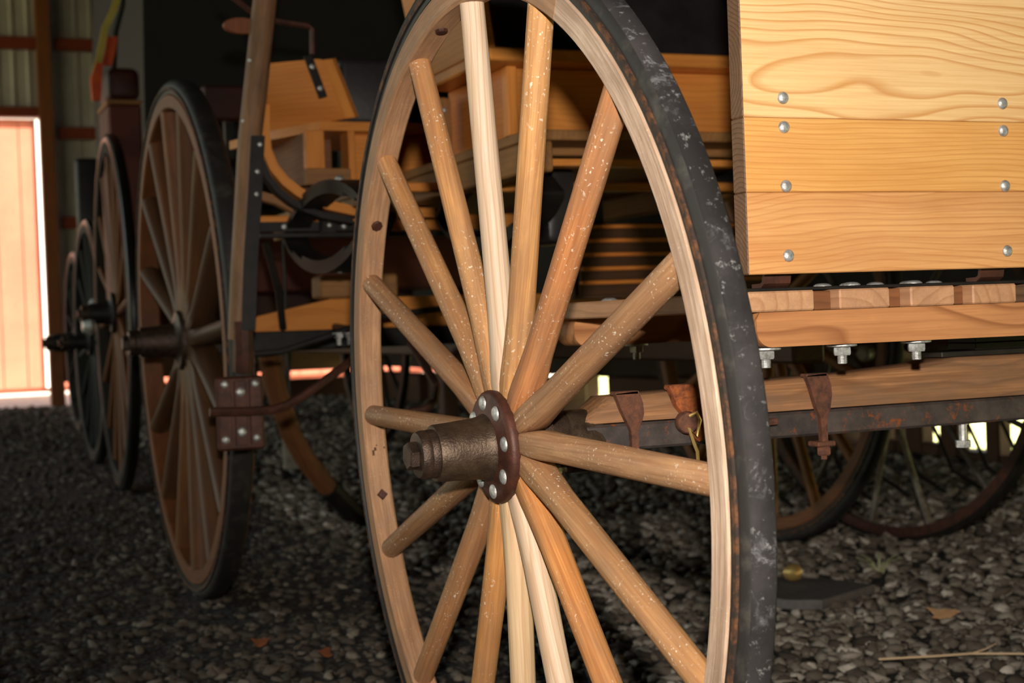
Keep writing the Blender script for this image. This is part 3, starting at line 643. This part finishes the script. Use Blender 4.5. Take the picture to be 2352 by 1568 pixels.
# tongue stowed upright, with its iron strap
ton = MB(); ton.tube([(.690, 3.28, .68), (.700, 3.27, .80), (.735, 3.28, 1.12), (.785, 3.29, 1.44), (.86, 3.31, 1.95)], [.022, .025, .027, .0275, .027], 10); tongue = obj('tongue', ton, 'pole', w2, sharp=60)
obj('tongue_iron', MB().strip([(.748, 3.252, 1.13), (.735, 3.247, 1.0), (.718, 3.242, .85), (.707, 3.242, .70)], .030, .008, (1, 0, 0)), 'black_iron', tongue)
for x, z in ((.750, 1.11), (.742, 1.05), (.738, 1.0), (.728, .93), (.722, .88), (.712, .76)): bolt_head('strap_bolt', tongue, (x, 3.245, z), (0, -1, 0), .006, .004)
obj('tongue_paddle', MB().lathe([(.022, 0), (.0235, .004), (.0235, .012), (.022, .016)], 24, frame((.735, 3.325, 1.385), (0, -1, 0)) @ Matrix.Diagonal((.8, 1.8, 1, 1))), 'brown', tongue, color=(1, .8, .7))
for x, z in ((.742, 1.30), (.722, 1.165)): bolt_head('strap_bolt', tongue, (x, 3.27, z), (-1, -.4, 0), .006, .005)
obj('tongue_ferrule', MB().tube([(.700, 3.27, .72), (.700, 3.27, .66), (.700, 3.285, .61)], .024, 10), 'rust_red', tongue)
# iron step: bolted plate on a bent red bar
stp = obj('step_plate', MB().box(.602, .703, 3.10, 3.112, .448, .604, 'z', .006), 'rust_red', w2)
for x, z in ((.620, .588), (.684, .587), (.618, .472), (.683, .473)): bolt_head('step_bolt', stp, (x, 3.094, z), (0, -1, 0), .0082, .0055)
for z in (.571, .487): bolt_head('step_bolt', stp, (.652, 3.092, z), (0, -1, 0), .0105, .006)
for x in (.620, .652, .684): obj('step_rib', MB().box(x-.012, x+.012, 3.094, 3.101, .458, .595, 'z', .001), 'rust_red', stp, color=(.8, .7, .7))
obj('step_bar', MB().tube([(.585, 3.086, .533), (.65, 3.086, .530), (.715, 3.09, .529), (.75, 3.095, .537), (.794, 3.1, .558), (.902, 3.12, .623), (.98, 3.2, .68), (1.06, 3.8, .70)], .0098, 8), 'rust_red', stp)
obj('step_loop', MB().tube([(.95, 3.10, .502), (1.0, 3.10, .503), (1.06, 3.1, .509), (1.086, 3.1, .528), (1.092, 3.1, .56), (1.10, 3.3, .66)], .0098, 8), 'rust_red', w2)
# shaft resting with its black tip on the gravel
sh = obj('shaft', MB().tube([(1.0, 4.35, .70), (1.027, 4.45, .64), (1.075, 4.55, .50), (1.13, 4.62, .37), (1.19, 4.68, .275), (1.28, 4.75, .17)], .034, 10), 'brown', w2, sharp=60)
obj('shaft_tip', MB().tube([(1.275, 4.745, .175), (1.38, 4.84, .075), (1.46, 4.9, .035)], [.037, .036, .03], 10), 'black_iron', sh)
obj('hanging_block', MB().box(1.118, 1.178, 4.68, 4.70, .245, .375, 'z', .006, None, 1), 'concrete', w2)
obj('block_hanger', MB().tube([(1.148, 4.69, .37), (1.148, 4.69, 1.0)], .004, 6), 'black_iron', w2)
obj('reach_pole', MB().box(1.50, 1.57, 2.3, 6.0, .60, .66, 'y', .006), 'dark_wood', w2)
for x, y in ((1.30, 3.2), (1.62, 3.3), (1.85, 3.3)): obj('brace_iron', MB().tube([(x, y, .74), (x+.03, y+.2, .66), (x+.06, y+.5, .62)], .012, 7), 'rust_red', w2)

# ================================================================== steel-wheeled rake at the right
rk = thing('hay_rake', 'hay rake with a thin-spoked grey steel wheel, behind the axle at right', 'farm implement', (2.72, 3.66, 0))
rim_m = wheel_matrix((2.72, 3.66, .562), 0, R(12))
rim = obj('steel_wheel', ring_sector(MB(), [(.535, .022), (.535, -.022), (.548, -.024), (.560, -.02), (.560, .02), (.548, .024)], 0, 2*PI, 72, rim_m, True), 'black_iron', rk)
obj('rim_face', ring_sector(MB(), [(.520, .026), (.520, .016), (.548, .016), (.548, .026)], 0, 2*PI, 72, rim_m, True), 'rust_red', rim)
for i in range(14):
    a = R(-100.5) + 2*PI*i/14; z = .05*(1 if i % 2 else -1)
    mb = MB().tube([(.05*math.cos(a), .05*math.sin(a), z), (.53*math.cos(a), .53*math.sin(a), z*.15)], .0095, 7)
    mb.lathe([(.013, 0), (.013, .018)], 8, frame((.52*math.cos(a), .52*math.sin(a), z*.16), (math.cos(a), math.sin(a), 0)))
    for v in mb.bm.verts: v.co = rim_m @ v.co
    obj('wheel_spoke', mb, 'grey_iron', rim)
obj('wheel_hub', MB().lathe([(.03, -.08), (.05, -.07), (.055, 0), (.05, .07), (.03, .08)], 18, rim_m), 'rust_red', rim)
obj('hub_end_nut', MB().lathe([(.025, .08), (.025, .11), (.018, .115)], 10, rim_m), 'chrome', rim)
obj('rake_axle', MB().tube([(2.72, 3.66, .562), (4.2, 3.98, .562)], .028, 10), 'rust_red', rk)
obj('rake_frame', MB().box(2.60, 4.1, 4.3, 4.36, .60, .66, 'x', .004), 'maroon', rk)
obj('rake_frame', MB().box(2.60, 2.66, 3.9, 5.0, .60, .66, 'y', .004), 'maroon', rk)
obj('rake_lever', MB().tube([(2.76, 4.3, .62), (2.745, 4.0, .60), (2.76, 3.87, .55), (2.80, 3.85, .46)], .014, 8), 'rust_red', rk)
obj('rake_lever', MB().tube([(2.64, 4.3, .62), (2.625, 4.28, .60), (2.70, 4.25, .40)], .013, 8), 'rust_red', rk)
obj('rake_link', MB().tube([(2.86, 4.3, .62), (2.88, 3.9, .57), (2.94, 3.85, .42)], .016, 8), 'black_iron', rk)
lug = obj('rake_lug', MB().box(2.89, 2.96, 3.85, 3.87, .50, .585, 'x', .004), 'rust_red', rk)
for x, z in ((2.935, .558), (2.909, .528)): bolt_head('lug_bolt', lug, (x, 3.85, z), (0, -1, 0), .011, .008)
for i in range(9):
    x = 2.75+.16*i; obj('rake_tooth', MB().tube([(x, 4.33, .6), (x+.01, 4.5, .5), (x+.02, 4.57, .28), (x+.03, 4.45, .08), (x+.03, 4.3, .03)], .008, 6), 'black_iron', rk)

# ================================================================== left: red wagon and black buggies
w3 = thing('red_wagon', 'dark red wagon with a brown spoked wheel, behind the yellow wagon at left', 'wagon', (1.5, 6.85, 0))
t3, _ = make_wheel(w3, (.87, 6.85, .80), .80, rot=R(-2.2), detail=False, woods=('shed_dark', 'brown'), tints=[(.7, .6, .42)]*16, phase=4, hub='black_iron', chan='gloss_black', tire=('gloss_black', 'gloss_black'), kspoke=.8)
obj('wheel_cap', MB().lathe([(.04, 0), (.045, .02), (.03, .05), (.02, .055)], 14, frame((.80, 6.85, .745), (-1, 0, 0))), 'chrome', t3)
obj('wagon_bed', MB().box(.97, 2.35, 6.2, 7.5, .86, 1.10, 'x', .006), 'red', w3)
obj('bed_edge', MB().box(.965, 2.355, 6.185, 6.2, 1.085, 1.11, 'x', .003), 'maroon', w3)
obj('seat_riser', MB().box(.90, 1.05, 6.88, 7.2, .86, 1.745, 'z', .01), 'red', w3)
obj('riser_edge', MB().box(.896, 1.054, 6.87, 7.21, 1.745, 1.765, 'x', .004), 'yellow_dull', w3)
obj('seat_end', MB().box(.905, 1.05, 6.88, 7.2, 1.766, 1.915, 'x', .035, None, 3), 'maroon', w3)
obj('seat_back', MB().box(1.20, 1.95, 6.2, 6.26, 1.585, 1.73, 'x', .01), 'maroon', w3)
for x in (1.3, 1.8): obj('back_post', MB().box(x, x+.04, 6.26, 6.30, 1.10, 1.70, 'z', .003), 'black_iron', w3)
obj('axle_tree', MB().box(.9, 2.3, 6.82, 6.88, .70, .86, 'x', .004), 'maroon', w3)
for y in (6.3, 7.4): obj('wagon_leg', MB().box(2.25, 2.32, y, y+.07, 0, .86, 'z', .004), 'maroon', w3)
# side curtain along the seat end, its daylit edge painted as a yellow band
mb = MB(); mb.loft([[(.835, 6.86, 1.76), (.87, 6.86, 1.76), (.885, 6.86, 1.92), (.86, 6.86, 1.93), (.83, 6.86, 1.86)], [(.835, 6.90, 1.76), (.87, 6.90, 1.76), (.885, 6.9, 1.92), (.86, 6.9, 1.93), (.83, 6.9, 1.86)]]); cur = obj('side_curtain', mb, 'orange_flag', w3, label='orange curtain with its daylit edge painted yellow')
obj('curtain_band', MB().strip([(.845, 6.88, 1.845), (.875, 6.88, 1.96), (.905, 6.88, 2.09), (.945, 6.88, 2.17), (.975, 6.88, 2.26)], .03, .016, (1, 0, -.3)), 'daylit_edge', cur)
obj('curtain_band', MB().strip([(.905, 6.89, 1.92), (.925, 6.89, 1.99), (.935, 6.89, 2.05)], .045, .016, (1, 0, 0)), 'orange_flag', cur)
obj('curtain_bow', MB().tube([(.93, 6.93, 1.80), (.955, 6.93, 2.08), (.99, 6.93, 2.20), (1.01, 6.93, 2.5)], .014, 7), 'black_iron', w3)
# covered buggy
bg1 = thing('covered_buggy', 'black covered buggy with a tall folding hood, behind the red wagon', 'buggy', (1.7, 8.6, 0))
make_wheel(bg1, (.94, 8.40, .67), .67, detail=False, woods=('black_cloth', 'black_cloth'), tints=[(1, 1, 1)]*16, phase=8, hub='black_iron', chan='gloss_black', tire=('gloss_black', 'gloss_black'), kspoke=.75, width=1.3)
make_wheel(bg1, (2.55, 8.40, .67), .67, detail=False, woods=('black_cloth', 'black_cloth'), tints=[(1, 1, 1)]*16, phase=8, hub='black_iron', chan='gloss_black', tire=('gloss_black', 'gloss_black'), kspoke=.75)
obj('buggy_body', MB().box(1.2, 2.5, 7.7, 9.6, .78, 1.35, 'x', .02), 'leather', bg1)
hood = [(7.7, 1.35), (9.6, 1.35), (9.65, 2.4), (9.4, 3.0), (8.8, 3.25), (7.9, 3.2), (7.45, 3.0)]
obj('hood', MB().prism(hood, 1.18, 3.4, 'yz'), 'black_cloth', bg1)
obj('axle_tree', MB().box(.98, 2.5, 8.36, 8.44, .64, .70, 'x', .004), 'black_iron', bg1)
obj('side_lamp', MB().lathe([(.03, 0), (.045, .02), (.045, .12), (.02, .16)], 12, frame((.93, 7.9, .73), (0, 0, 1))), 'chrome', bg1)
obj('lamp_arm', MB().tube([(.93, 7.9, .74), (1.21, 7.9, .80)], .012, 6), 'black_iron', bg1)
bg2 = thing('open_buggy', 'black open buggy with a round-topped dash, farthest left by the doorway', 'buggy', (1.7, 11.2, 0))
make_wheel(bg2, (1.17, 11.3, .66), .66, detail=False, woods=('black_cloth', 'black_cloth'), tints=[(1, 1, 1)]*16, phase=2, hub='black_iron', chan='gloss_black', tire=('gloss_black', 'gloss_black'), kspoke=.75, hub_len=1.5, hr=1.7, width=1.3)
make_wheel(bg2, (2.6, 11.3, .66), .66, detail=False, woods=('black_cloth', 'black_cloth'), tints=[(1, 1, 1)]*16, phase=2, hub='black_iron', chan='gloss_black', tire=('gloss_black', 'gloss_black'), kspoke=.75)
obj('buggy_body', MB().box(1.35, 2.5, 10.4, 12.0, .78, 1.3, 'x', .02), 'leather', bg2)
obj('dash', MB().box(1.12, 1.30, 10.3, 10.36, .95, 1.90, 'z', .06, None, 4), 'leather', bg2)
obj('dash_arm', MB().box(1.2, 1.45, 10.36, 10.42, .85, .98, 'x', .01), 'black_iron', bg2)
obj('axle_tree', MB().box(1.2, 2.55, 11.26, 11.34, .63, .69, 'x', .004), 'black_iron', bg2)

# dark blocks added along the walls to cut the daylight gap into patches
tb = thing('gap_blocks', 'dark blocks added along the far walls to break up the daylight gap', 'gap_block', (3.3, 14, 0))
k = 0
for x0, x1, y, h in ((1.75, 2.6, 14.9, .20), (2.62, 3.2, 14.7, .26), (3.3, 4.4, 14.5, .19)):
    obj('gap_block', MB().box(x0, x1, y, y+.22, 0, h, 'x', .01), 'dark_wood', tb); k += 1
for y0, y1, x, h in ((12.4, 14.3, 4.2, .25), (9.45, 12.3, 4.25, .27), (7.9, 8.72, 4.25, .31), (6.1, 7.85, 4.2, .33)):
    obj('gap_block', MB().box(x, x+.2, y0, y1, 0, h, 'y', .01), 'dark_wood', tb)
for y0, y1, h in ((5.966, 6.053, .05), (5.873, 5.966, .34), (5.803, 5.873, .06), (5.79, 5.803, .34), (5.731, 5.79, .06), (5.603, 5.731, .33), (5.479, 5.603, .065), (5.353, 5.479, .36), (5.173, 5.353, .045), (5.082, 5.173, .34), (4.9, 5.082, .04), (4.7, 4.9, .33)):
    obj('gap_block', MB().box(4.33, 4.41, y0, y1, 0, h, 'z', .01), 'dark_wood', tb)

# ================================================================== on the ground
sl = thing('slate_plate', 'flat dark slate plate with a brass knob, lying on gravel right of the tire', 'plate', (1.98, 3.02, 0))
obj('plate', MB().prism([(1.80, 3.02), (1.86, 2.90), (1.92, 2.86), (2.13, 2.95), (2.10, 3.04), (2.03, 3.16), (1.90, 3.20)], .012, .034, 'xy'), 'slate', sl)
obj('knob', MB().lathe([(.016, 0), (.020, .01), (.022, .02), (.018, .034), (.008, .04)], 16, frame((1.98, 3.10, .055), (.45, -.85, .15))), 'brass', sl)
obj('knob_shank', MB().tube([(1.955, 3.15, .05), (1.92, 3.22, .04)], .014, 8), 'black_iron', sl)
def leaf(name, label, c, size, ang, mat, lift=.02, group=None):
    mb = MB(); pts = [(0, -1), (.35, -.62), (.8, -.45), (.5, -.1), (.75, .3), (.3, .35), (.05, 1), (-.25, .4), (-.75, .35), (-.5, -.05), (-.85, -.4), (-.35, -.6)]
    ca, sa = math.cos(ang), math.sin(ang)
    r0 = [(c[0]+size*(x*ca-y*sa), c[1]+size*(x*sa+y*ca), lift+.006*math.sin(3*x)+.010*y*y) for x, y in pts]; r1 = [(x, y, z+.0015) for x, y, z in r0]
    mb.loft([r0, r1]); return tag(obj(name, mb, mat, base=(c[0], c[1], 0)), label, 'leaf', group)
leaf('dry_leaf', 'tan curled dry leaf lying on gravel at lower right', (2.06, 2.61), .038, .5, 'leaf', .028, 'dry leaves on the gravel')
leaf('dry_leaf', 'small rusty leaf lying on dark gravel at bottom left centre', (.69, 3.17), .020, 1.2, 'leaf_red', .022, 'dry leaves on the gravel')
leaf('dry_leaf', 'reddish leaf lying on gravel at the foot of the big wheel', (.784, 2.99), .018, 2.2, 'leaf_red', .022, 'dry leaves on the gravel')
tag(obj('twig', MB().tube([(1.87, 2.29, .028), (1.90, 2.285, .034), (1.93, 2.29, .04)], [.0018, .0014, .0008], 6).tube([(1.70, 2.35, .026), (1.80, 2.30, .030), (1.87, 2.29, .028), (1.93, 2.23, .032), (2.02, 2.16, .03)], [.0022, .0024, .0024, .002, .0012], 6), 'straw', base=(1.87, 2.29, 0)), 'thin pale twig lying on gravel in the lower right corner', 'twig')
gt = thing('grass_tuft', 'small yellow-green grass tuft growing through gravel under the rake', 'grass', (2.34, 3.22, 0))
for i in range(7):
    a = i*.9; obj('blade', MB().strip([(2.34+.01*math.cos(a), 3.22+.01*math.sin(a), 0), (2.34+.03*math.cos(a), 3.22+.03*math.sin(a), .035), (2.34+.06*math.cos(a), 3.22+.06*math.sin(a), .045)], .005, .001, (-math.sin(a), math.cos(a), 0)), 'grass', gt)

# gravel: the largest stones as parts of the floor, the rest one mesh
ico = bmesh.new(); bmesh.ops.create_icosphere(ico, subdivisions=1, radius=1); IV = np.array([v.co[:] for v in ico.verts]); IF = np.array([[v.index for v in f.verts] for f in ico.faces]); ico.free()
CM = np.array(CAM_M)
def in_view(P, pad=60):
    c = (P - np.array([0, 0, .7])) @ CM; x = c[:, 0]/c[:, 2]*3400+1176; y = c[:, 1]/c[:, 2]*3400+784
    return (c[:, 2] > .3) & (x > -pad) & (x < 2352+pad) & (y < 1568+pad*2)
def scatter(n, d0, d1):
    u = rng.random(n); d = np.sqrt(d0*d0 + u*(d1*d1-d0*d0)); az = rng.uniform(-.37, .37, n)
    fx, fy = np.array([.3806, .9246]), np.array([.9238, -.3809])
    P = np.stack([d*np.cos(az)*.3806 + d*np.sin(az)*.9246, d*np.cos(az)*.9246 - d*np.sin(az)*.3806, np.zeros(n)], 1)
    P = P[in_view(P)]; return P[(P[:, 0] < 4.55) & (P[:, 1] < 15.7)]
def stones_mesh(P, size):
    n = len(P); jit = 1 + rng.uniform(-.5, .5, (n, len(IV), 1)); sc = size[:, None]*np.stack([rng.uniform(.7, 1.35, n), rng.uniform(.6, 1.1, n), rng.uniform(.32, .7, n)], 1)
    a = rng.uniform(0, 2*PI, n); V = IV[None]*jit*sc[:, None, :]
    tl = rng.uniform(-.6, .6, n); ct, st = np.cos(tl)[:, None], np.sin(tl)[:, None]
    V = np.stack([V[..., 0]*ct - V[..., 2]*st, V[..., 1], V[..., 0]*st + V[..., 2]*ct], -1)
    ca, sa = np.cos(a)[:, None], np.sin(a)[:, None]
    V = np.stack([V[..., 0]*ca - V[..., 1]*sa, V[..., 0]*sa + V[..., 1]*ca, V[..., 2]], -1)
    V += P[:, None, :]; V[..., 2] += (size*.28)[:, None]
    F = (IF[None] + (np.arange(n)*len(IV))[:, None, None]).reshape(-1, 3)
    return V.reshape(-1, 3), F, np.repeat(np.clip(rng.beta(2, 3, n) + np.where(P[:, 0] > 1.3, .26, -.08), 0, 1), len(IV))  # tone raised at right, lowered at left: flash falloff put into the stone colour
def np_obj(name, V, F, T, mat):
    me = bpy.data.meshes.new(name); me.vertices.add(len(V)); me.vertices.foreach_set('co', V.astype(np.float32).ravel())
    me.loops.add(F.size); me.loops.foreach_set('vertex_index', F.astype(np.int32).ravel()); me.polygons.add(len(F))
    me.polygons.foreach_set('loop_start', np.arange(0, F.size, 3, dtype=np.int32)); me.update(calc_edges=True)
    at = me.attributes.new('tone', 'FLOAT', 'POINT'); at.data.foreach_set('value', T.astype(np.float32)); me.materials.append(M[mat])
    o = bpy.data.objects.new(name, me); COL.objects.link(o); return o
Ps, Ss = [], []
for n, d0, d1, s0, s1 in ((6500, 2.0, 3.6, .006, .024), (11000, 3.6, 6.5, .008, .025), (11000, 6.5, 11, .012, .026), (9000, 11, 16.5, .014, .030)):
    p = scatter(n, d0, d1); Ps.append(p); Ss.append(rng.uniform(s0, s1, len(p)))
P = np.concatenate(Ps); Z = np.concatenate(Ss)
# left aisle kept darker, as flash falloff leaves it: stones fewer, smaller, sunk
aisle = (P[:, 0] < 1.15 + .02*P[:, 1]) & (P[:, 1] < 9.5); keep = ~aisle | (rng.random(len(P)) < .62); Z = np.where(aisle, Z*.82, Z); P, Z, aisle = P[keep], Z[keep], aisle[keep]; P[aisle, 2] -= Z[aisle]*.22
# the 300 that show largest become parts of the floor
app = Z/np.linalg.norm(P, axis=1); order = np.argsort(-app); big, rest = order[:300], order[300:]
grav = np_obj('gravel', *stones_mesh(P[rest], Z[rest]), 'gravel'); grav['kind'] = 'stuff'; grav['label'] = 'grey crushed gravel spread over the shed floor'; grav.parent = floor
kinds = []
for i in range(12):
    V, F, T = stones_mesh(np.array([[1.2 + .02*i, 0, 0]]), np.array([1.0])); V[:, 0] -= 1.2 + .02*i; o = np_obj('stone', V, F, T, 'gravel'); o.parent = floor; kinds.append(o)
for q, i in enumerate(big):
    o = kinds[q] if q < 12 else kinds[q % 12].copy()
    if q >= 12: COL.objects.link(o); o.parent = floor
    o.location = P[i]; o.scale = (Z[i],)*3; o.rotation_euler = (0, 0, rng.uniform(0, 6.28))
